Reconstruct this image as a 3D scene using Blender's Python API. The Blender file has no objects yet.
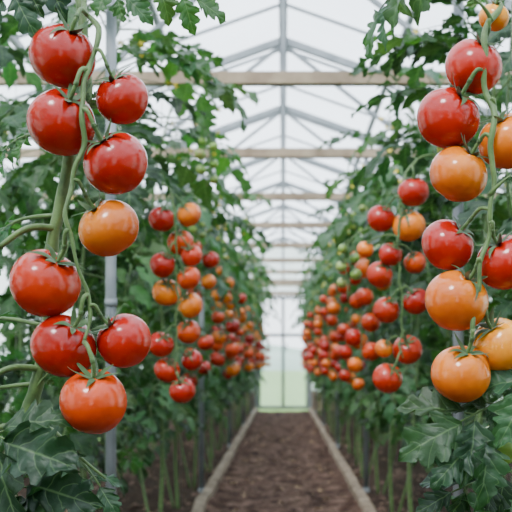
import bpy, math, random
from mathutils import Vector, Matrix, noise
V=Vector
UP=V((0,0,1))
sc=bpy.context.scene

# ---------------------------------------------------------------- materials
def newmat(name):
    m=bpy.data.materials.new(name); m.use_nodes=True
    nt=m.node_tree; nt.nodes.clear()
    out=nt.nodes.new('ShaderNodeOutputMaterial')
    return m,nt,out
def N(nt,t,**k):
    n=nt.nodes.new(t)
    for a,b in k.items(): setattr(n,a,b)
    return n
def L(nt,a,b): nt.links.new(a,b)
def math_(nt,op,a,b=None,clamp=False):
    n=N(nt,'ShaderNodeMath',operation=op,use_clamp=clamp)
    for i,x in enumerate((a,b)):
        if x is None: continue
        if isinstance(x,(int,float)): n.inputs[i].default_value=x
        else: L(nt,x,n.inputs[i])
    return n.outputs[0]
def mixc(nt,f,a,b,blend='MIX'):
    n=N(nt,'ShaderNodeMix',data_type='RGBA',blend_type=blend)
    for idx,x in ((0,f),(6,a),(7,b)):
        if isinstance(x,(int,float)): n.inputs[idx].default_value=x
        elif isinstance(x,tuple): n.inputs[idx].default_value=(*x,1)
        else: L(nt,x,n.inputs[idx])
    return n.outputs[2]
def noise_(nt,scale,detail=4,rough=.55):
    tc=N(nt,'ShaderNodeTexCoord'); n=N(nt,'ShaderNodeTexNoise')
    n.inputs['Scale'].default_value=scale; n.inputs['Detail'].default_value=detail; n.inputs['Roughness'].default_value=rough
    L(nt,tc.outputs['Object'],n.inputs['Vector']); return n.outputs['Fac']
def ramp(nt,f,stops):
    r=N(nt,'ShaderNodeValToRGB'); cr=r.color_ramp
    while len(cr.elements)<len(stops): cr.elements.new(.5)
    for e,(p,c) in zip(cr.elements,stops): e.position=p; e.color=(*c,1)
    L(nt,f,r.inputs[0]); return r.outputs[0]
def bump(nt,h,s,dist=.01):
    b=N(nt,'ShaderNodeBump'); b.inputs['Strength'].default_value=s; b.inputs['Distance'].default_value=dist
    L(nt,h,b.inputs['Height']); return b.outputs[0]

def mat_simple(name,stops,scale,rough,bs=.3,metal=0,bd=.005,spec=.5):
    m,nt,out=newmat(name); p=N(nt,'ShaderNodeBsdfPrincipled')
    f=noise_(nt,scale,6)
    L(nt,ramp(nt,f,stops),p.inputs['Base Color']); p.inputs['Roughness'].default_value=rough
    p.inputs['Metallic'].default_value=metal; p.inputs['Specular IOR Level'].default_value=spec
    L(nt,bump(nt,f,bs,bd),p.inputs['Normal']); L(nt,p.outputs[0],out.inputs[0]); return m

def mat_tomato():
    m,nt,out=newmat('tomato_skin'); p=N(nt,'ShaderNodeBsdfPrincipled')
    a=N(nt,'ShaderNodeAttribute',attribute_name='Col')
    f=noise_(nt,20,3); g=ramp(nt,f,[(.3,(.78,.68,.72)),(.7,(1.12,1.4,1.1))])
    c=mixc(nt,1.0,a.outputs['Color'],g,'MULTIPLY')
    tc=N(nt,'ShaderNodeTexCoord'); vo=N(nt,'ShaderNodeTexVoronoi'); vo.inputs['Scale'].default_value=260
    L(nt,tc.outputs['Object'],vo.inputs['Vector'])
    dots=math_(nt,'LESS_THAN',vo.outputs['Distance'],.14)
    dots=math_(nt,'MULTIPLY',dots,.10)
    c=mixc(nt,dots,c,(.9,.35,.12))
    L(nt,c,p.inputs['Base Color'])
    f2=noise_(nt,45,3); ro=N(nt,'ShaderNodeMapRange'); L(nt,f2,ro.inputs[0]); ro.inputs[3].default_value=.10; ro.inputs[4].default_value=.24
    L(nt,ro.outputs[0],p.inputs['Roughness'])
    p.inputs['Specular IOR Level'].default_value=.46
    p.inputs['Subsurface Weight'].default_value=.08; p.inputs['Subsurface Radius'].default_value=(1,.2,.08); p.inputs['Subsurface Scale'].default_value=.006
    L(nt,bump(nt,noise_(nt,35,2),.12,.004),p.inputs['Normal'])
    L(nt,p.outputs[0],out.inputs[0]); return m

def mat_leaf():
    m,nt,out=newmat('tomato_leaf'); p=N(nt,'ShaderNodeBsdfPrincipled')
    a=N(nt,'ShaderNodeAttribute',attribute_name='Col')
    uv=N(nt,'ShaderNodeUVMap',uv_map='UVMap'); sx=N(nt,'ShaderNodeSeparateXYZ'); L(nt,uv.outputs[0],sx.inputs[0])
    s=math_(nt,'ABSOLUTE',sx.outputs[0]); t=sx.outputs[1]
    mid=math_(nt,'SUBTRACT',1.0,math_(nt,'MULTIPLY',s,16.0),True)
    wob=math_(nt,'MULTIPLY',noise_(nt,40,2),.12)
    k=math_(nt,'FRACT',math_(nt,'MULTIPLY',math_(nt,'SUBTRACT',math_(nt,'ADD',t,wob),math_(nt,'MULTIPLY',s,.20)),5.0))
    k=math_(nt,'ABSOLUTE',math_(nt,'SUBTRACT',k,.5))
    vein=math_(nt,'SUBTRACT',1.0,math_(nt,'MULTIPLY',k,14.0),True)
    vein=math_(nt,'MULTIPLY',vein,.6)
    v=math_(nt,'MAXIMUM',mid,vein)
    f=noise_(nt,30,4); g=ramp(nt,f,[(.3,(.7,.73,.75)),(.7,(1.2,1.2,1.15))])
    c=mixc(nt,1.0,a.outputs['Color'],g,'MULTIPLY')
    c=mixc(nt,math_(nt,'MULTIPLY',v,.45),c,(.18,.29,.13))
    L(nt,c,p.inputs['Base Color']); p.inputs['Roughness'].default_value=.45
    p.inputs['Specular IOR Level'].default_value=.38
    hh=math_(nt,'ADD',math_(nt,'MULTIPLY',math_(nt,'POWER',k,.5),.5),math_(nt,'MULTIPLY',noise_(nt,130,3),.5))
    nb=bump(nt,hh,.6,.004); L(nt,nb,p.inputs['Normal'])
    tr=N(nt,'ShaderNodeBsdfTranslucent')
    c2=mixc(nt,1.0,c,(1.9,2.3,.9),'MULTIPLY'); L(nt,c2,tr.inputs[0])
    mx=N(nt,'ShaderNodeMixShader'); mx.inputs[0].default_value=.27
    L(nt,p.outputs[0],mx.inputs[1]); L(nt,tr.outputs[0],mx.inputs[2]); L(nt,mx.outputs[0],out.inputs[0]); return m

def mat_stem():
    m,nt,out=newmat('tomato_stem'); p=N(nt,'ShaderNodeBsdfPrincipled')
    a=N(nt,'ShaderNodeAttribute',attribute_name='Col')
    f=noise_(nt,60,4); g=ramp(nt,f,[(.3,(.55,.6,.55)),(.7,(1.25,1.2,1.2))])
    L(nt,mixc(nt,1.0,a.outputs['Color'],g,'MULTIPLY'),p.inputs['Base Color'])
    p.inputs['Roughness'].default_value=.55; p.inputs['Sheen Weight'].default_value=.15
    L(nt,bump(nt,f,.4,.002),p.inputs['Normal'])
    L(nt,p.outputs[0],out.inputs[0]); return m

def mat_film(name,transp,col=(.9,.94,.97)):
    m,nt,out=newmat(name)
    t=N(nt,'ShaderNodeBsdfTransparent'); t.inputs[0].default_value=(.97,.98,1,1)
    d=N(nt,'ShaderNodeBsdfTranslucent'); 
    f=noise_(nt,2.0,3); L(nt,ramp(nt,f,[(.3,tuple(x*.85 for x in col)),(.7,col)]),d.inputs[0])
    g=N(nt,'ShaderNodeBsdfGlossy'); g.inputs['Roughness'].default_value=.2
    m1=N(nt,'ShaderNodeMixShader'); m1.inputs[0].default_value=1-transp
    m2=N(nt,'ShaderNodeMixShader'); m2.inputs[0].default_value=.03
    L(nt,t.outputs[0],m1.inputs[1]); L(nt,d.outputs[0],m1.inputs[2])
    L(nt,m1.outputs[0],m2.inputs[1]); L(nt,g.outputs[0],m2.inputs[2]); L(nt,m2.outputs[0],out.inputs[0]); return m

M_TOM=mat_tomato(); M_LEAF=mat_leaf(); M_STEM=mat_stem()
M_STRING=mat_simple('garden_twine',[(.3,(.35,.35,.3)),(.7,(.45,.45,.4))],80,.8)
M_FILM=mat_film('greenhouse_polythene',.6); M_WALLFILM=mat_film('wall_polythene',.3); M_GLASS=mat_film('door_glazing',.8)
M_FRAME=mat_simple('galvanised_steel',[(.3,(.17,.19,.205)),(.7,(.26,.28,.30))],12,.5,.1,.1)
M_BEAM=mat_simple('weathered_timber_beam',[(.3,(.22,.16,.11)),(.7,(.38,.295,.205))],9,.75,.3,spec=.2)
M_BOARD=mat_simple('timber_edging',[(.3,(.12,.085,.06)),(.55,(.26,.20,.145)),(.75,(.42,.34,.26))],11,.85,.7,spec=.2)
M_SOIL=mat_simple('bed_soil',[(.3,(.016,.010,.007)),(.55,(.048,.030,.021)),(.75,(.11,.072,.054))],22,.95,1,0,.02,.1)
M_PATH=mat_simple('trodden_earth',[(.32,(.024,.013,.010)),(.5,(.080,.045,.033)),(.68,(.20,.125,.095))],8,.95,1,0,.03,.1)
M_CLOD=mat_simple('soil_clod',[(.3,(.035,.020,.015)),(.7,(.24,.155,.12))],30,.95,.6,spec=.1)
M_LITTER=mat_simple('dry_leaf_litter',[(.3,(.2,.12,.06)),(.7,(.46,.32,.18))],30,.8,.3)
M_FLOWER=mat_simple('yellow_petal',[(.3,(.75,.55,.02)),(.7,(.85,.7,.06))],30,.6,.1)
M_GRASS=mat_simple('grass',[(.3,(.12,.23,.06)),(.7,(.22,.36,.11))],3,.9,.5,spec=.1)
M_HILL=mat_simple('hazy_hill_vegetation',[(.3,(.22,.32,.25)),(.7,(.34,.44,.37))],.15,1,.1,spec=0)  # greens paled so the distance haze is in the colour itself

# ---------------------------------------------------------------- mesh builder
class MB:
    def __init__(s): s.v=[];s.c=[];s.uv=[];s.f=[];s.m=[]
    def add(s,p,c,uv=(0,0)):
        s.v.append((p[0],p[1],p[2])); s.c.append((c[0],c[1],c[2],1.0)); s.uv.append(uv); return len(s.v)-1
    def face(s,f,m): s.f.append(f); s.m.append(m)
    def mesh(s,name,mats,smooth=True):
        me=bpy.data.meshes.new(name); me.from_pydata(s.v,[],s.f)
        for m in mats: me.materials.append(m)
        me.polygons.foreach_set('material_index',s.m)
        me.polygons.foreach_set('use_smooth',[smooth]*len(s.f))
        a=me.color_attributes.new('Col','FLOAT_COLOR','POINT'); a.data.foreach_set('color',[x for c in s.c for x in c])
        u=me.uv_layers.new(name='UVMap'); li=[0]*len(me.loops); me.loops.foreach_get('vertex_index',li)
        u.data.foreach_set('uv',[x for i in li for x in s.uv[i]])
        me.update(); return me
    def box(s,a,b,m=0,c=(1,1,1)):
        (x0,y0,z0),(x1,y1,z1)=a,b
        i=[s.add(p,c) for p in [(x0,y0,z0),(x1,y0,z0),(x1,y1,z0),(x0,y1,z0),(x0,y0,z1),(x1,y0,z1),(x1,y1,z1),(x0,y1,z1)]]
        for q in [(0,3,2,1),(4,5,6,7),(0,1,5,4),(1,2,6,5),(2,3,7,6),(3,0,4,7)]: s.face(tuple(i[k] for k in q),m)
    def beam(s,p,q,w,h,m=0):
        p=V(p);q=V(q);d=(q-p).normalized(); r=V((0,1,0)) if abs(d.y)<.9 else V((1,0,0))
        u=d.cross(r).normalized(); r=u.cross(d).normalized()
        i=[]
        for o in (p,q):
            for a,b in ((-1,-1),(1,-1),(1,1),(-1,1)): i.append(s.add(o+r*(a*w/2)+u*(b*h/2),(1,1,1)))
        for q_ in [(0,1,2,3),(7,6,5,4),(0,4,5,1),(1,5,6,2),(2,6,7,3),(3,7,4,0)]: s.face(tuple(i[k] for k in q_),m)
def obj(name,me,loc=(0,0,0),parent=None,rz=0):
    o=bpy.data.objects.new(name,me); o.location=loc; o.rotation_euler=(0,0,rz)
    sc.collection.objects.link(o)
    if parent: o.parent=parent
    return o

def smoothpath(pts,n=6,wig=0,wf=22):
    pts=[V(p) for p in pts]; P=[pts[0]*2-pts[1]]+pts+[pts[-1]*2-pts[-2]]; out=[]
    for i in range(1,len(P)-2):
        a,b,c,d=P[i-1:i+3]
        for k in range(n):
            t=k/n
            out.append(.5*((2*b)+(c-a)*t+(2*a-5*b+4*c-d)*t*t+(3*b-3*c+d-a)*t*t*t))
    out.append(pts[-1])
    if wig:
        out=[p+V((noise.noise(p*wf),noise.noise(p*wf+V((9,0,0))),0))*wig for p in out]
    return out
def tube(mb,pts,r0,r1,sides,c,m=0,knob=0):
    n=len(pts); prev=None; rings=[]; ref=V((0.3,1,.1)).normalized()
    for i,p in enumerate(pts):
        d=(pts[min(i+1,n-1)]-pts[max(i-1,0)]).normalized()
        if prev is None: u=d.cross(ref); u=u if u.length>.05 else d.cross(V((1,0,0)))
        else: u=prev-d*prev.dot(d)
        u.normalize(); prev=u; w=d.cross(u)
        t=i/(n-1); r=r0+(r1-r0)*t
        if knob: r*=1+knob*noise.noise(p*45)
        rings.append([mb.add(p+u*(r*math.cos(2*math.pi*k/sides))+w*(r*math.sin(2*math.pi*k/sides)),c) for k in range(sides)])
    for a,b in zip(rings,rings[1:]):
        for k in range(sides):
            k2=(k+1)%sides; mb.face((a[k],a[k2],b[k2],b[k]),m)
    mb.face(tuple(rings[0][::-1]),m); mb.face(tuple(rings[-1]),m)
def hairs(mb,pts,r0,rng,n):
    for _ in range(n):
        i=rng.randrange(len(pts)-1); p=pts[i].lerp(pts[i+1],rng.random()); d=(pts[i+1]-pts[i]).normalized()
        e=V((rng.gauss(0,1),rng.gauss(0,1),rng.gauss(0,1))); e=(e-d*e.dot(d)).normalized(); s=d.cross(e)
        ln=rng.uniform(.0018,.0040); w=.00015; c=(.34,.42,.24)
        a=mb.add(p+e*r0*.9+s*w,c); b=mb.add(p+e*r0*.9-s*w,c); q=mb.add(p+e*(r0*.9+ln)+d*rng.uniform(-.0008,.0008),c); mb.face((a,b,q),0)

STEMC=(.090,.165,.042); STEMD=(.055,.115,.03)
LEAFB=(.022,.067,.025)
def leaflet(mb,base,d,n,Ln,W,droop,fold,det,rng,col,m=1):
    d=d.normalized(); s=d.cross(n).normalized(); n=s.cross(d).normalized()
    K=rng.choice((4,5)) if det else 4; sub=6 if det else 2; NN=K*sub
    cross=(-1,-.75,-.5,-.25,0,.25,.5,.75,1) if det else (-1,0,1)
    ph0=rng.random()*6; rows=[]; asym=[rng.uniform(.75,1.2) for _ in range(K*2+2)]
    off=[rng.uniform(-.04,.04),rng.uniform(-.04,.04)]
    for i in range(NN+1):
        t=i/NN; env=W*(math.sin(math.pi*min(1,t**.66)) if t<1 else 0)**.85 if 0<t<1 else W*.03
        dp=.56 if t<.8 else .3
        cen=base+d*(Ln*t)-n*(droop*Ln*t*t)+s*(math.sin(t*3+ph0)*.03*Ln)
        row=[]
        for x in cross:
            tq=min(.999,max(0,t+off[x>0])); li=min(K-1,int(tq*K)); ph=tq*K-li
            lob=(1-dp)+dp*math.sin(ph*math.pi*.72+.10)
            if det and abs(x)==1: lob+=.07*(i%2)
            a=asym[li*2+(x>0)]
            w=env*(1+(lob*a-1)*abs(x)**1.3)
            z=fold*abs(x)*w+ (math.sin(t*13+ph0+x*2)*.16*W*abs(x)) - .25*fold*abs(x)**2*w
            if det: z+=W*.14*noise.noise(V((t*7+ph0,x*2.2,ph0)))
            p=cen+s*(x*w)+n*z+d*(abs(x)*lob*env*.36)
            row.append(mb.add(p,col,(x,t)))
        rows.append(row)
    for a,b in zip(rows,rows[1:]):
        for k in range(len(cross)-1): mb.face((a[k],a[k+1],b[k+1],b[k]),m)

def leafcol(rng,base=LEAFB):
    k=rng.uniform(.5,1.65); y=rng.uniform(0,.5)*(k>.9)
    return (base[0]*k*(1+y),base[1]*k*(1+.3*y),base[2]*k*(1-.4*y))
def compound(mb,base,tip,rng,det=False,arch=.14,up=UP,scale=1,pairs=3,cb=LEAFB):
    base=V(base);tip=V(tip); ax=tip-base; Ln=ax.length; d=ax.normalized()
    s=d.cross(up)
    if s.length<.1: s=d.cross(V((1,.2,0)))
    s.normalize(); n=s.cross(d).normalized()
    P=lambda t: base+ax*t+n*(arch*Ln*math.sin(math.pi*t))
    pts=[P(i/8) for i in range(9)]
    tube(mb,pts,.0030 if not det else .0034,.0011,5 if not det else 8,STEMC)
    col=leafcol(rng,cb)
    T=lambda t:(P(min(1,t+.02))-P(t-.02)).normalized()
    ts=[.30,.50,.68,.86][-pairs:]; lk=.92 if pairs>=3 else 1
    for t in ts:
        for sg in (-1,1):
            tt=t+rng.uniform(-.03,.03); p=P(tt); dd=T(tt)
            ang=rng.uniform(.8,1.2); nn=(n+V((rng.uniform(-.4,.4),rng.uniform(-.4,.4),0))).normalized()
            ld=dd*math.cos(ang)+s*sg*math.sin(ang)-n*rng.uniform(-.1,.45)
            l=Ln*rng.uniform(.25,.35)*(1.0 if t>.4 else .85)*scale*lk
            q=p+ld.normalized()*l*.15; tube(mb,[p,q],.0014,.001,4,STEMC)
            c=tuple(x*rng.uniform(.8,1.2) for x in col)
            leaflet(mb,q,ld,nn,l,l*rng.uniform(.29,.39),rng.uniform(.1,.6),rng.uniform(.0,.6),det,rng,c)
            if rng.random()<.6 and t>ts[0]:
                t2=tt-.10; p=P(t2); l2=l*.3
                leaflet(mb,p,T(t2)*.4+s*sg,nn,l2,l2*.38,.2,.3,False,rng,c)
    l=Ln*rng.uniform(.30,.38)*scale*lk
    leaflet(mb,P(1),T(.98)-n*.15,n,l,l*.38,rng.uniform(.1,.45),rng.uniform(0,.4),det,rng,col)

RED=((.40,.009,.003),(.46,.013,.004)); ORR=((.63,.060,.005),(.54,.026,.004)); ORG=((.77,.18,.008),(.70,.085,.006)); YEL=((.80,.28,.015),(.77,.17,.010)); GRN=((.15,.24,.05),(.25,.34,.08)); PAL=((.30,.38,.10),(.38,.44,.13))
def tomato(mb,c,r,axis,cols,det,rng):
    c=V(c); axis=axis.normalized(); q=UP.rotation_difference(axis)
    nu,nv=(40,24) if det else (14,9)
    ph=rng.random()*6; lob=rng.uniform(.008,.028); sq=rng.uniform(.88,.96); top,bot=cols
    if cols is RED and rng.random()<.4: top=(.52,.028,.004)
    kb=rng.uniform(.80,1.14); top=tuple(x*kb for x in top); bot=tuple(x*kb for x in bot)
    def pt(th,f):
        rr=math.sin(th); z=math.cos(th)
        rho=r*rr*(1+lob*math.cos(5*f+ph)*(.4+.6*max(0,z))+.014*math.cos(2*f+ph))
        zz=r*sq*z*(1+.02*math.cos(3*f+ph))
        if z>0: zz-=r*.17*math.exp(-(rr/.28)**2)*(1+.3*math.cos(5*f+ph))
        else: zz+=r*.05*math.exp(-(rr/.25)**2)
        return c+q@V((rho*math.cos(f),rho*math.sin(f),zz))
    def colr(z):
        t=(z+1)/2; t=t*t*(3-2*t); return tuple(bot[i]+(top[i]-bot[i])*t for i in range(3))
    tp=mb.add(pt(0,0),colr(1)); rings=[]
    for j in range(1,nv):
        th=math.pi*j/nv; rings.append([mb.add(pt(th,2*math.pi*k/nu),colr(math.cos(th))) for k in range(nu)])
    bt=mb.add(pt(math.pi,0),colr(-1))
    for k in range(nu):
        k2=(k+1)%nu; mb.face((tp,rings[0][k],rings[0][k2]),2); mb.face((bt,rings[-1][k2],rings[-1][k]),2)
    for a,b in zip(rings,rings[1:]):
        for k in range(nu):
            k2=(k+1)%nu; mb.face((a[k],b[k],b[k2],a[k2]),2)
    ns=rng.choice((5,6,6)); st=7 if det else 3; off=rng.random()*6
    hub=r*sq-r*.15
    for i in range(ns):
        f=off+2*math.pi*i/ns+rng.uniform(-.2,.2); ln=r*rng.uniform(.65,1.05); lift=rng.uniform(.1,.9)
        e=V((math.cos(f),math.sin(f),0)); g=V((-math.sin(f),math.cos(f),0)); rows=[]; tw=rng.uniform(-.3,.3)
        for k in range(st+1):
            t=k/st; rho=ln*t*(1-.25*lift*t)
            thh=math.asin(min(.95,rho/r)); zs=r*sq*math.cos(thh)-r*.17*math.exp(-(rho/r/.28)**2)
            z=zs+r*.035+lift*r*.7*t*t
            w=r*.13*(1-t)**.6*(.6+.9*t*(1-t)*2)+r*.006
            cc=(.040,.095,.022)
            rows.append([mb.add(c+q@(e*rho+g*(w*x+tw*r*t*t)+V((0,0,z-abs(x)*r*.02))),cc,(x,t)) for x in (-1,0,1)])
        for a,b in zip(rows,rows[1:]):
            for k in range(2): mb.face((a[k],a[k+1],b[k+1],b[k]),0)
    return c+axis*(hub)
def truss(mb,rachis,fruits,rng,det,r0=.004,front=V((0,-1,0)),fk=.6,hair=True):
    rp=smoothpath(rachis,8,.012 if det else .006)
    tube(mb,rp,r0,r0*.6,10 if det else 6,STEMC,0,.35 if det else 0)
    if det and hair: hairs(mb,rp,r0*.8,rng,1100)
    for fr in fruits:
        (x,y,z,r,cols)=fr[:5]
        c=V((x,y,z))
        cand=[p for p in rp if p.z>z+r*.75] or [rp[0]]
        a=min(cand,key=lambda p:(p-(c+UP*r*1.35)).length)
        to=a-c; h=V((to.x,to.y,0)); h=h.normalized()*min(1,h.length/(r+.001)) if h.length>1e-4 else h
        axis=(UP*1.0+h*.6+front*(fk*rng.uniform(.6,1.3))+V((rng.uniform(-.15,.15),0,0))).normalized()
        if len(fr)>5: axis=V(fr[5]).normalized()
        hub=tomato(mb,c,r,axis,cols,det,rng)
        e1=hub+axis*r*.42
        kn=(e1*.5+a*.5)+UP*.008+front*.006
        pp=smoothpath([hub-axis*r*.05,e1,kn,a],4)
        rr=r*.048+.0006
        tube(mb,pp,rr,rr*1.1,8 if det else 5,STEMC)
        if det:
            if hair: hairs(mb,pp,rr,rng,90)
            k=pp[5]; dd=(pp[6]-pp[4]).normalized(); tube(mb,[k-dd*.003,k-dd*.001,k+dd*.001,k+dd*.003],rr*1.25,rr*1.25,8,STEMD)
def flower(mb,c,d,rng,size=.012):
    d=d.normalized(); u=d.cross(V((.2,.3,1))).normalized(); w=d.cross(u)
    for i in range(5):
        a=2*math.pi*i/5; e=u*math.cos(a)+w*math.sin(a); g=-u*math.sin(a)+w*math.cos(a)
        p=[mb.add(c,(1,1,1)),mb.add(c+e*size*.5+g*size*.25+d*size*.1,(1,1,1)),mb.add(c+e*size*1.1-d*size*.3,(1,1,1)),mb.add(c+e*size*.5-g*size*.25+d*size*.1,(1,1,1))]
        mb.face(tuple(p),4)
    tube(mb,[c,c+d*size*.8],size*.15,size*.06,5,(1,1,1),4)

MATS=[M_STEM,M_LEAF,M_TOM,M_STRING,M_FLOWER]
def green_truss(mb,r,at,ox,oy,za,n=7,det=False):
    b=at(za+.02); rach=[b,V((ox*.6,oy*.6,za+.05)),V((ox,oy,za)),V((ox,oy,za-.16))]
    fr=[]; z=za-.02
    for k in range(n):
        q=r.uniform(.011,.018); fr.append((ox+(1 if k%2 else -1)*q*1.2,oy+r.uniform(-.02,.02),z,q,r.choice((GRN,GRN,PAL)))); z-=.023
    truss(mb,rach,fr,r,det,.0025,hair=False)
# ---------------------------------------------------------------- generic row plant (path side = side*x)
def gen_plant(seed,fruiting=True,height=1.85,side=1,lowleaf=.38,explicit=None,big=1.0,det=False,dens=1.0,clear=False):
    rng=random.Random(seed); mb=MB()
    pts=[V((rng.uniform(-.025,.025),rng.uniform(-.03,.03),z)) for z in [0,.3,.6,.9,1.2,1.5,1.7]]
    pts[0]=V((0,0,-.03)); pts.append(V((.06*side,0,height)))
    sp=smoothpath(pts,6); tube(mb,sp,.010,.004,8,STEMC)
    def at(z): return min(sp,key=lambda p:abs(p.z-z))
    p2=[V((-.02*side,.02,-.03)),V((-.10*side,.10,.35)),V((-.12*side,.12,.8)),V((-.09*side,.12,1.3)),V((-.1*side,.1,1.72))]
    sp2=smoothpath(p2,6); tube(mb,sp2,.007,.0035,7,STEMC)
    tube(mb,[V((.012,.01,0)),V((.012,.01,1.95))],.0014,.0014,4,(.5,.5,.45),3)
    az=rng.random()*6
    for stem,step in ((sp,.043/dens),(sp2,.058/dens)):
        z=lowleaf+rng.uniform(0,.08)
        while z<stem[-1].z:
            az+=2.4+rng.uniform(-.4,.4); b=min(stem,key=lambda p:abs(p.z-z))
            dx=math.cos(az)*side; ln=rng.uniform(.21,.38)*big
            cx=math.cos(az); z+=step*rng.uniform(.8,1.2)
            if clear and cx>.1 and math.sin(az)<.35 and .72<b.z<1.36: continue
            if cx>.1 and z<1.32: ln*=.62
            if z<.6: ln*=.78
            if z>1.3: ln*=1.05
            dz=ln*(rng.uniform(-.8,.05) if z<1.5 else rng.uniform(-.5,.35))
            tip=b+V((dx*ln,math.sin(az)*ln,dz))
            compound(mb,b,tip,rng,det,arch=rng.uniform(.1,.22),pairs=4)
    if fruiting:
        for (za,zb) in ((1.24,1.02),(.96,.70)):
            za+=rng.uniform(-.05,.05); zb+=rng.uniform(-.06,.08)
            ox=.20*side+rng.uniform(-.045,.045); oy=rng.uniform(-.08,.08)
            b=at(za+.02); rach=[b,V((ox*.55,oy*.5,za+.06)),V((ox,oy,za)),V((ox+rng.uniform(-.02,.02),oy,(za+zb)/2)),V((ox,oy,zb))]
            fr=[]; z=za-.03; k=0
            while z>zb-.02:
                r=rng.uniform(.027,.042); sg=1 if k%2 else -1
                cols=rng.choice((RED,RED,RED,ORR,ORG,ORG,ORG,ORR)) if rng.random()<.95 else PAL
                fr.append((ox+sg*r*rng.uniform(.8,1.1),oy+rng.uniform(-.035,.035),z,r,cols)); z-=rng.uniform(.040,.064); k+=1
            truss(mb,rach,fr,rng,False,.0035,V((0,-side,0)))
        green_truss(mb,rng,at,.20*side+rng.uniform(-.05,.04),rng.uniform(-.10,.05),rng.uniform(1.38,1.52),rng.choice((4,5,7)))
    for k in range(9):
        c=at(rng.uniform(1.3,1.75))+V((side*rng.uniform(.05,.24),rng.uniform(-.15,.15),rng.uniform(-.05,.1)))
        b=at(c.z); tube(mb,[b,(b+c)/2+UP*.02,c],.0018,.001,4,STEMC); flower(mb,c,V((rng.uniform(-1,1),-side,-.4)),rng)
    if explicit: explicit(mb,rng,at)
    return mb.mesh('tomato_plant',MATS)

row_var=[gen_plant(100+i,True) for i in range(6)]
fol_var=[gen_plant(200+i,False,1.75,lowleaf=.34) for i in range(3)]
rng=random.Random(5)
S=1.75; DY=.56

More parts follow.
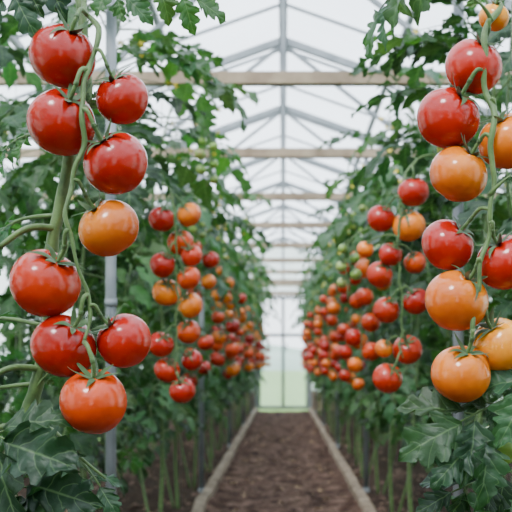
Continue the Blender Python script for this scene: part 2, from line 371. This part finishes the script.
def hero(fn):
    e=bpy.data.objects.new('tomato_plant',None); sc.collection.objects.link(e)
    mbs={'stems':MB(),'tomatoes':MB(),'leaves':MB()}
    loc=fn(mbs); e.location=(loc[0],loc[1]+DY,loc[2])
    for k,mb in mbs.items():
        if mb.v:
            mb.v=[(a-loc[0],b-loc[1],c-loc[2]) for a,b,c in mb.v]
            obj(k,mb.mesh(k,MATS),parent=e)
    return e
HB=(.022,.068,.030)
def shoots(l,path,r,lst):
    for z,dx,ln in lst:
        b=min(path,key=lambda p:abs(p.z-z)); compound(l,b,b+V((dx*ln,-.35*ln,ln*.75)),r,True,arch=.1,up=V((0,-.8,.5)),scale=1.1,pairs=2,cb=(.035,.095,.028))
def hero_left(m):
    r=random.Random(11); s=m['stems']; t=m['tomatoes']; l=m['leaves']
    main=smoothpath([(-.45,.84,-.03),(-.43,.83,.3),(-.375,.80,.60),(-.328,.79,.74),(-.306,.785,.92),(-.288,.785,1.02),(-.268,.79,1.13),(-.28,.80,1.26),(-.33,.82,1.5),(-.36,.82,1.80)],8,.008,14)
    tube(s,main,.0115,.006,14,STEMC,0,.22); hairs(s,main,.009,r,3000)
    tube(s,[V((-.50,.87,0)),V((-.50,.87,1.95))],.0013,.0013,5,(.5,.5,.45),3)
    rach=[(-.272,.785,1.24),(-.240,.735,1.185),(-.250,.705,1.115),(-.247,.695,1.04),(-.268,.69,.96),(-.264,.69,.89),(-.250,.69,.82),(-.244,.69,.775)]
    fr=[(-.287,.735,1.148,.043,RED,(.45,-.5,.8)),(-.209,.735,1.092,.035,RED,(-.35,-.6,.8)),(-.286,.725,1.059,.0440,RED,(.45,-.6,.7)),(-.215,.72,1.005,.0425,RED,(-.45,-.55,.8)),
        (-.226,.73,.924,.040,ORG,(-.55,-.5,.8)),(-.306,.72,.851,.0455,RED,(.55,-.45,.75)),(-.281,.715,.770,.042,RED,(.55,-.5,.8)),(-.205,.725,.777,.036,RED,(-.6,-.5,.7)),(-.240,.70,.700,.043,ORR,(.1,-.5,.9))]
    truss(t,rach,fr,r,True,.0038)
    for p in [((-.30,.785,.93),(-.375,.75,.90)),((-.322,.79,.74),(-.40,.75,.72)),((-.35,.795,.66),(-.41,.77,.64))]:
        q=smoothpath([p[0],(V(p[0])+V(p[1]))/2+V((0,-.01,.012)),p[1]],5); tube(s,q,.005,.0036,10,STEMC); hairs(s,q,.004,r,250)
    tube(s,smoothpath([(-.36,.79,.63),(-.31,.74,.665),(-.262,.72,.628),(-.228,.72,.60)],6),.003,.0018,8,STEMC)
    shoots(l,main,r,[(1.07,.5,.04),(.86,-.5,.045),(.70,.6,.04)])
    for b,e,sc_,up,pr in [((-.42,.79,.66),(-.340,.66,.655),2.2,(-.1,-.95,.3),1),((-.40,.79,.57),(-.315,.67,.595),1.9,(-.1,-.9,.4),1),((-.41,.81,.53),(-.34,.66,.55),2.0,(-.2,-.8,.6),1),((-.30,.78,.64),(-.235,.72,.590),1.4,(0,-.7,.8),1),
              ((-.43,.83,.40),(-.30,.66,.47),1.3,(0,-.5,.9),3),
              ((-.275,.80,1.26),(-.205,.74,1.225),1.3,(0,-.9,.4),2),((-.28,.80,1.27),(-.12,.80,1.245),1.0,(0,-.9,.4),3),
              ((-.29,.80,1.3),(-.36,.72,1.215),1.5,(0,-.8,.6),3),((-.30,.80,1.06),(-.40,.86,1.05),1.2,(0,-.8,.6),3),
              ((-.31,.80,.95),(-.42,.88,.92),1.2,(0,-.7,.6),3),((-.32,.81,1.35),(-.50,.95,1.26),1.1,(0,-.7,.6),3),
              ((-.33,.81,1.4),(-.22,1.0,1.40),1,(0,-.7,.6),3),((-.34,.80,.72),(-.50,.9,.66),1.2,(0,-.7,.6),3),((-.33,.80,.80),(-.47,.92,.79),1.1,(0,-.7,.6),3),
              ((-.35,.82,1.6),(-.5,.9,1.65),1,(0,0,1),3),((-.35,.82,1.65),(-.2,.7,1.7),1,(0,0,1),3),((-.355,.82,1.75),(-.4,.95,1.85),1,(0,1,1),3)]:
        compound(l,b,e,r,True,arch=.12,up=V(up),scale=sc_,pairs=pr,cb=HB)
    return (-.45,.84,0)
def hero_right(m):
    r=random.Random(23); s=m['stems']; t=m['tomatoes']; l=m['leaves']
    main=smoothpath([(.46,.86,-.03),(.43,.85,.3),(.385,.83,.62),(.355,.82,.85),(.345,.82,1.05),(.32,.81,1.24),(.35,.82,1.5),(.38,.82,1.80)],8,.008,14)
    tube(s,main,.010,.006,14,STEMC,0,.2); hairs(s,main,.008,r,1500)
    tube(s,[V((.47,.87,0)),V((.47,.87,1.95))],.0013,.0013,5,(.5,.5,.45),3)
    rach=[(.315,.81,1.29),(.297,.76,1.24),(.266,.71,1.185),(.257,.70,1.11),(.266,.695,1.03),(.260,.69,.96),(.255,.69,.885),(.240,.69,.81),(.236,.69,.78)]
    fr=[(.248,.735,1.134,.038,RED,(.3,-.5,.8)),(.2145,.735,1.067,.0410,RED,(.45,-.6,.8)),(.290,.725,1.035,.038,ORG,(-.5,-.5,.8)),(.226,.72,.991,.0385,ORG,(.5,-.4,.85)),
        (.214,.735,.902,.0355,RED,(.6,-.5,.7)),(.285,.715,.878,.038,RED,(-.5,-.5,.8)),(.222,.715,.828,.041,ORG,(.45,-.45,.85)),(.280,.73,.772,.037,YEL,(-.5,-.5,.8)),(.226,.705,.735,.0385,ORG,(.2,-.5,.9)),(.275,.74,1.200,.020,YEL)]
    truss(t,rach,fr,r,True,.0045)
    tomato(t,(.290,.775,.640),.030,V((.2,-.5,1)),GRN,True,r)
    tube(t,smoothpath([(.294,.765,.664),(.32,.79,.70),(.37,.825,.71)],4),.002,.003,8,STEMC)
    shoots(l,[V(p) for p in rach],r,[(1.20,-.8,.035),(.98,.8,.03)])
    for b,e,sc_,up,pr in [((.36,.82,.71),(.225,.70,.675),1.4,(-.1,-.95,.35),2),((.36,.82,.69),(.235,.69,.640),1.2,(-.1,-.9,.4),1),((.37,.83,.80),(.305,.70,.715),1.5,(0,-.85,.4),1),
              ((.40,.84,.50),(.27,.72,.535),1.3,(0,-.7,.7),3),((.36,.82,.60),(.22,.74,.58),1.2,(0,-.8,.6),3),
              ((.345,.82,1.1),(.46,.88,1.06),1.2,(0,-.7,.6),3),((.35,.82,.95),(.47,.9,.9),1.2,(0,-.7,.6),3),
              ((.34,.81,1.32),(.355,.70,1.25),1.3,(0,-.8,.5),3),((.34,.82,1.36),(.15,1.0,1.30),1.0,(0,-.8,.5),3),
              ((.35,.82,1.45),(.55,.95,1.45),1,(0,-.7,.6),3),((.37,.82,1.6),(.52,.9,1.7),1,(0,0,1),3),((.37,.82,1.65),(.22,.7,1.75),1,(0,0,1),3),((.375,.82,1.75),(.42,.95,1.85),1,(0,1,1),3)]:
        compound(l,b,e,r,True,arch=.12,up=V(up),scale=sc_,pairs=pr,cb=HB)
    return (.46,.86,0)
hero(hero_left); hero(hero_right)

def ex_left(mb,r,at):
    o=V((-.52,0,0))
    fr=[(-.349,1.161,.038,RED),(-.273,1.176,.036,ORG),(-.300,1.099,.038,ORR),(-.346,1.029,.038,RED),(-.265,1.058,.032,RED),(-.340,.953,.041,ORG),(-.272,.991,.034,ORR),
        (-.270,.914,.038,ORG),(-.276,.838,.036,ORR),(-.352,.800,.038,RED),(-.336,.727,.038,RED),(-.265,.755,.031,RED),(-.290,.668,.038,RED)]
    fr=[(x-o.x,(i%3-1)*.02-.10,z,q,c) for i,(x,z,q,c) in enumerate(fr)]
    b=at(1.26); truss(mb,[b,(.12,-.05,1.29),(.20,-.12,1.22),(.215,-.13,1.05),(.215,-.13,.9),(.215,-.13,.72)],fr,r,True,.004,hair=False)
    green_truss(mb,r,at,.30,-.08,1.42,6)
    for (b,e) in (((0,0,1.5),(.24,-.1,1.50)),((.02,0,1.6),(.28,-.1,1.60)),((.02,.05,1.35),(.30,.25,1.33))):
        compound(mb,b,e,r,arch=.15,pairs=4)
def ex_right(mb,r,at):
    o=V((.54,0,0))
    fr=[(.335,1.188,.040,RED),(.327,1.104,.043,ORG),(.256,1.125,.037,RED),(.277,1.027,.031,RED),(.251,.977,.035,RED),(.215,1.045,.022,ORG),(.343,.906,.035,RED),(.269,.885,.035,RED),
        (.325,.782,.040,RED),(.269,.708,.040,RED),(.262,.785,.024,ORG),(.345,1.01,.03,ORR)]
    fr=[(x-o.x,(i%3-1)*.02-.10,z,q,c) for i,(x,z,q,c) in enumerate(fr)]
    b=at(1.26); truss(mb,[b,(-.12,-.05,1.30),(-.22,-.12,1.24),(-.245,-.13,1.05),(-.235,-.13,.9),(-.235,-.13,.76)],fr,r,True,.004,hair=False)
    green_truss(mb,r,at,-.36,.05,1.08,5); green_truss(mb,r,at,-.14,-.14,1.45,6)
    for (b,e) in (((0,0,1.5),(-.25,-.1,1.60)),((.0,0,1.55),(-.14,-.15,1.70)),((0,0,1.42),(-.28,-.05,1.45)),((.02,0,1.6),(.2,-.1,1.75)),((0,.05,1.35),(-.28,.2,1.32))):
        compound(mb,b,e,r,arch=.15,pairs=4)
obj('tomato_plant',gen_plant(301,False,1.85,1,.45,ex_left,det=True,dens=.9,clear=True),(-.52,1.67*S+.06,0))
obj('tomato_plant',gen_plant(302,False,1.85,-1,.45,ex_right,det=True,dens=.9,clear=True),(.54,1.5*S+.06,0))

YE=15.4
for sd in (-1,1):
    y=2.40*S if sd<0 else 2.3*S; i=0
    while y<YE-.4:
        obj('tomato_plant',row_var[(i*2+(0 if sd<0 else 1))%6],(sd*(.52+rng.uniform(-.02,.02)),y,0),rz=0 if sd<0 else math.pi)
        y+=rng.uniform(.76,.88); i+=1
    y=2.3; i=0
    while y<YE-.4:
        obj('tomato_plant',fol_var[(i+(sd>0))%3],(sd*(1.06+rng.uniform(-.06,.06)),y,0),rz=rng.uniform(0,6.28))
        y+=rng.uniform(.68,.84); i+=1
    for y in (-.9,-1.7,-2.5,-3.3):
        obj('tomato_plant',row_var[int(-y)%6],(sd*.58,y,0),rz=0 if sd<0 else math.pi)
    for y in (-2.9,-2.1,-1.3,-.4,.5,1.4):
        obj('tomato_plant',fol_var[int(y+4)%3],(sd*1.14,y,0),rz=y*2)

# ---------------------------------------------------------------- greenhouse
W=1.78; EZ=1.97; RZ=2.6; Y0=-4.2; Y1=YE
fy0=2.70; FS=1.50
frames=[fy0+FS*k for k in range(-4,9)]
mb=MB()
for y in frames:
    if y>Y1-.3: continue
    for s in (-1,1):
        mb.beam((s*W,y,EZ-.01),(0,y,RZ-.01),.035,.04,0)
        mb.box((s*W-.02,y-.02,0),(s*W+.02,y+.02,EZ),0)
        mb.beam((s*.80,y,EZ-.02),(0,y,RZ-.03),.02,.02,0)
        mb.beam((s*.80,y,EZ-.02),(s*.95,y,EZ+.28),.02,.02,0)
    mb.box((-.012,y-.012,EZ),(.012,y+.012,RZ-.02),0)
    mb.box((-W,y-.025,EZ-.05),(W,y+.025,EZ),1)
y=Y0+.375
while y<Y1:
    for s in (-1,1): mb.beam((s*W,y,EZ+.012),(0,y,RZ+.012),.016,.014,0)
    y+=.75
for s in (-1,1):
    for k in (0,.33,.66):
        x=s*W*(1-k); z=EZ+(RZ-EZ)*k; mb.box((x-.014,Y0,z-.016),(x+.014,Y1,z+.012),0)
mb.box((-.022,Y0,RZ-.045),(.022,Y1,RZ+.01),0)
obj('greenhouse_frame',mb.mesh('greenhouse_frame',[M_FRAME,M_BEAM],False))
for k,y in enumerate(frames):
    if y>Y1-.3 or k%2: continue
    for s in (-1,1):
        mb=MB(); x=-.467 if s<0 else .475; n=16
        tube(mb,[V((0,0,-.05)),V((0,0,EZ-.05))],.0145,.0145,n,(1,1,1))
        tube(mb,[V((0,0,-.01)),V((0,0,.03))],.020,.018,n,(1,1,1))
        for z in (.9,1.5): tube(mb,[V((0,0,z)),V((0,0,z+.02))],.017,.017,n,(1,1,1))
        obj('support_post',mb.mesh('support_post',[M_FRAME]),(x,y,0))
mb=MB()
for s in (-1,1):
    a=[mb.add(p,(1,1,1)) for p in [(s*W,Y0,EZ+.03),(0,Y0,RZ+.03),(0,Y1,RZ+.03),(s*W,Y1,EZ+.03)]]; mb.face(tuple(a),0)
obj('ceiling',mb.mesh('ceiling',[M_FILM],False))
for s,nm in ((-1,'wall_left'),(1,'wall_right')):
    mb=MB(); a=[mb.add(p,(1,1,1)) for p in [(s*W+s*.02,Y0,.3),(s*W+s*.02,Y1,.3),(s*W+s*.02,Y1,EZ+.01),(s*W+s*.02,Y0,EZ+.01)]]; mb.face(tuple(a),0)
    mb.box((s*(W+.035)-.012,Y0,0),(s*(W+.035)+.012,Y1,.3),1); mb.box((s*W-.02,Y0,.29),(s*W+.02,Y1,.32),2)
    obj(nm,mb.mesh(nm,[M_WALLFILM,M_BOARD,M_FRAME],False))
def gable(nm,y,door):
    mb=MB(); dw=.42; dh=1.78
    def poly(ps,m=0): mb.face(tuple(mb.add((x,y,z),(1,1,1)) for x,z in ps),m)
    if door:
        poly([(-W,.3),(-dw,.3),(-dw,EZ),(-W,EZ)]); poly([(dw,.3),(W,.3),(W,EZ),(dw,EZ)]); poly([(-dw,dh),(dw,dh),(dw,EZ),(-dw,EZ)])
        for s in (-1,1):
            mb.box((min(s*dw,s*W),y-.015,0),(max(s*dw,s*W),y+.015,.3),1); mb.box((s*dw-.025,y-.025,0),(s*dw+.025,y+.025,EZ),2)
            mb.box((s*1.1-.015,y-.02,.3),(s*1.1+.015,y+.02,EZ+.2),2)
        mb.box((-W,y-.025,dh),(W,y+.025,dh+.06),3)
    else:
        poly([(-W,.3),(W,.3),(W,EZ),(-W,EZ)]); mb.box((-W,y-.015,0),(W,y+.015,.3),1)
    poly([(-W,EZ),(W,EZ),(0,RZ)])
    mb.box((-W,y-.025,EZ-.045),(W,y+.025,EZ),3)
    mb.box((-.012,y-.015,EZ),(.012,y+.015,RZ),2)
    for s in (-1,1): mb.beam((s*W,y,EZ),(0,y,RZ),.04,.035,2)
    obj(nm,mb.mesh(nm,[M_WALLFILM,M_BOARD,M_FRAME,M_BEAM],False))
gable('wall_back',Y1,True); gable('wall_front',Y0,False)
mb=MB(); y=Y1; dw=.39; dh=1.77
a=[mb.add((x,y,z),(1,1,1)) for x,z in [(-dw,.05),(dw,.05),(dw,dh),(-dw,dh)]]; mb.face(tuple(a),0)
for s in (-1,1): mb.box((s*(dw-.02)-.022,y-.018,.02),(s*(dw-.02)+.022,y+.018,dh),1)
mb.box((-.022,y-.018,.02),(.022,y+.018,dh),1)
for z in (.02,1.14,dh-.05): mb.box((-dw,y-.016,z),(dw,y+.016,z+.05),1)
mb.box((.04,y-.05,.92),(.06,y-.02,1.04),1)
obj('door_1',mb.mesh('door_1',[M_GLASS,M_FRAME],False))

# ground
def groundmesh(nm,x0,x1,y0,y1,st,fn,mat,sy=None):
    mb=MB(); nx=int((x1-x0)/st)+1; ny=int((y1-y0)/(sy or st))+1; idx=[]
    for j in range(ny+1):
        idx.append([mb.add((x0+(x1-x0)*i/nx,y0+(y1-y0)*j/ny,fn(x0+(x1-x0)*i/nx,y0+(y1-y0)*j/ny)),(1,1,1)) for i in range(nx+1)])
    for j in range(ny):
        for i in range(nx): mb.face((idx[j][i],idx[j][i+1],idx[j+1][i+1],idx[j+1][i]),0)
    return obj(nm,mb.mesh(nm,[mat]))
PH=.40
def zbed(x,y): return (.0 if abs(x)>PH+.02 else -.05)+.022*noise.noise(V((x*5,y*5,0)))+.014*noise.noise(V((x*17,y*17,3)))
groundmesh('floor',-W,W,Y0,Y1,.04,zbed,M_SOIL)
groundmesh('dirt_path',-PH,PH,Y0+.03,Y1-.04,.022,lambda x,y:-.014+.022*noise.noise(V((x*6,y*4,7)))+.016*noise.noise(V((x*17,y*17,1)))+.018*(x/PH)**2,M_PATH,.028)
for s in (-1,1):
    mb=MB(); y=Y0+.05
    while y<Y1-.1:
        ln=min(1.5,Y1-.05-y); x=s*(PH+.02)
        pr=[(-.030,-.06),(.030,-.06),(.030,.034),(.022,.043),(-.022,.043),(-.030,.034)]
        rows=[]
        for k in range(13):
            yy=y+ln*.995*k/12; dx=.014*noise.noise(V((0,yy*2,s))); dz=.012*noise.noise(V((5,yy*3,s)))
            rows.append([mb.add((x+dx+a,yy,b+dz),(1,1,1)) for a,b in pr])
        for a,b in zip(rows,rows[1:]):
            for k in range(6): k2=(k+1)%6; mb.face((a[k],b[k],b[k2],a[k2]),0)
        mb.face(tuple(rows[0]),0); mb.face(tuple(rows[-1][::-1]),0)
        y+=ln+.004
        if ln<1.5: break
    obj('path_edging_board',mb.mesh('path_edging_board',[M_BOARD],False))
mb=MB(); r=random.Random(9)
for i in range(5200):
    x=r.uniform(-1.5,1.5) if i%5<3 else r.uniform(-.36,.36); y=1.6+12*r.random()**1.6; q=r.uniform(.004,.016)*(1.5 if abs(x)>.45 else 1.0)
    if .35<abs(x)<.47: continue
    c=V((x,y,(-.010 if abs(x)<PH else .004)+q*.2)); k=r.random()*6
    vs=[mb.add(c+V((q*a*r.uniform(.7,1.2),q*b*r.uniform(.7,1.2),q*e*.8)),(1,1,1)) for a,b,e in ((1,0,0),(0,1,0),(-1,0,0),(0,-1,0),(.1,.1,1),(.6,.6,.6),(-.6,.5,.5))]
    for f in ((0,5,4),(0,1,5),(1,4,5),(1,6,4),(1,2,6),(2,4,6),(2,3,4),(3,0,4)): mb.face(tuple(vs[j] for j in f),0)
obj('soil_clods',mb.mesh('soil_clods',[M_CLOD]))
mb=MB()
for i in range(260):
    x=r.uniform(-1.2,1.2) if i%2 else r.uniform(-.36,.36); y=1.6+10*r.random()**1.4
    if .35<abs(x)<.47: continue
    a=r.random()*6.28; leaflet(mb,V((x,y,.012)),V((math.cos(a),math.sin(a),r.uniform(0,.15))),V((r.uniform(-.3,.3),r.uniform(-.3,.3),1)),r.uniform(.02,.06),r.uniform(.007,.016),.2,.6,False,r,(1,1,1),0)
obj('fallen_leaves',mb.mesh('fallen_leaves',[M_LITTER]))
# outside
groundmesh('grass_field',-60,60,-30,100,4,lambda x,y:-.09,M_GRASS)
mb=MB(); prev=None
for row in range(9):
    cur=[]
    for i in range(81):
        x=-110+220*i/80; t=row/8; h=(2.2+1.8*noise.noise(V((x*.035,0,2)))+.6*noise.noise(V((x*.2,1,2))))*math.sin(t*math.pi/2)
        cur.append(mb.add((x,95+t*25,-.2+h*1.3),(1,1,1)))
    if prev:
        for i in range(80): mb.face((prev[i],prev[i+1],cur[i+1],cur[i]),0)
    prev=cur
obj('distant_hills',mb.mesh('distant_hills',[M_HILL]))

# ---------------------------------------------------------------- light
w=bpy.data.worlds.new('overcast_sky'); sc.world=w; w.use_nodes=True; nt=w.node_tree; nt.nodes.clear()
tc=N(nt,'ShaderNodeTexCoord'); sx=N(nt,'ShaderNodeSeparateXYZ'); L(nt,tc.outputs['Generated'],sx.inputs[0])
col=ramp(nt,sx.outputs[2],[(0,(.89,.95,1.0)),(.6,(.76,.87,1.0))])
bg=N(nt,'ShaderNodeBackground'); bg.inputs[1].default_value=4.4; L(nt,col,bg.inputs[0])
wo=N(nt,'ShaderNodeOutputWorld'); L(nt,bg.outputs[0],wo.inputs[0])
sd=bpy.data.lights.new('sun','SUN'); sd.energy=5.5; sd.angle=math.radians(14); sd.color=(1,.97,.93)
so=bpy.data.objects.new('sun',sd); sc.collection.objects.link(so)
so.rotation_euler=V((-.35,-.7,1.0)).to_track_quat('Z','Y').to_euler(); so.location=(-2,-3,6)

cd=bpy.data.cameras.new('camera'); co=bpy.data.objects.new('camera',cd); sc.collection.objects.link(co)
co.location=(0,0,.75); co.rotation_euler=(math.radians(90),0,0)
cd.lens=70; cd.sensor_width=36; cd.shift_x=-.053; cd.shift_y=.207; cd.clip_start=.02; cd.clip_end=300
cd.dof.use_dof=True; cd.dof.focus_distance=1.29; cd.dof.aperture_fstop=10
sc.camera=co
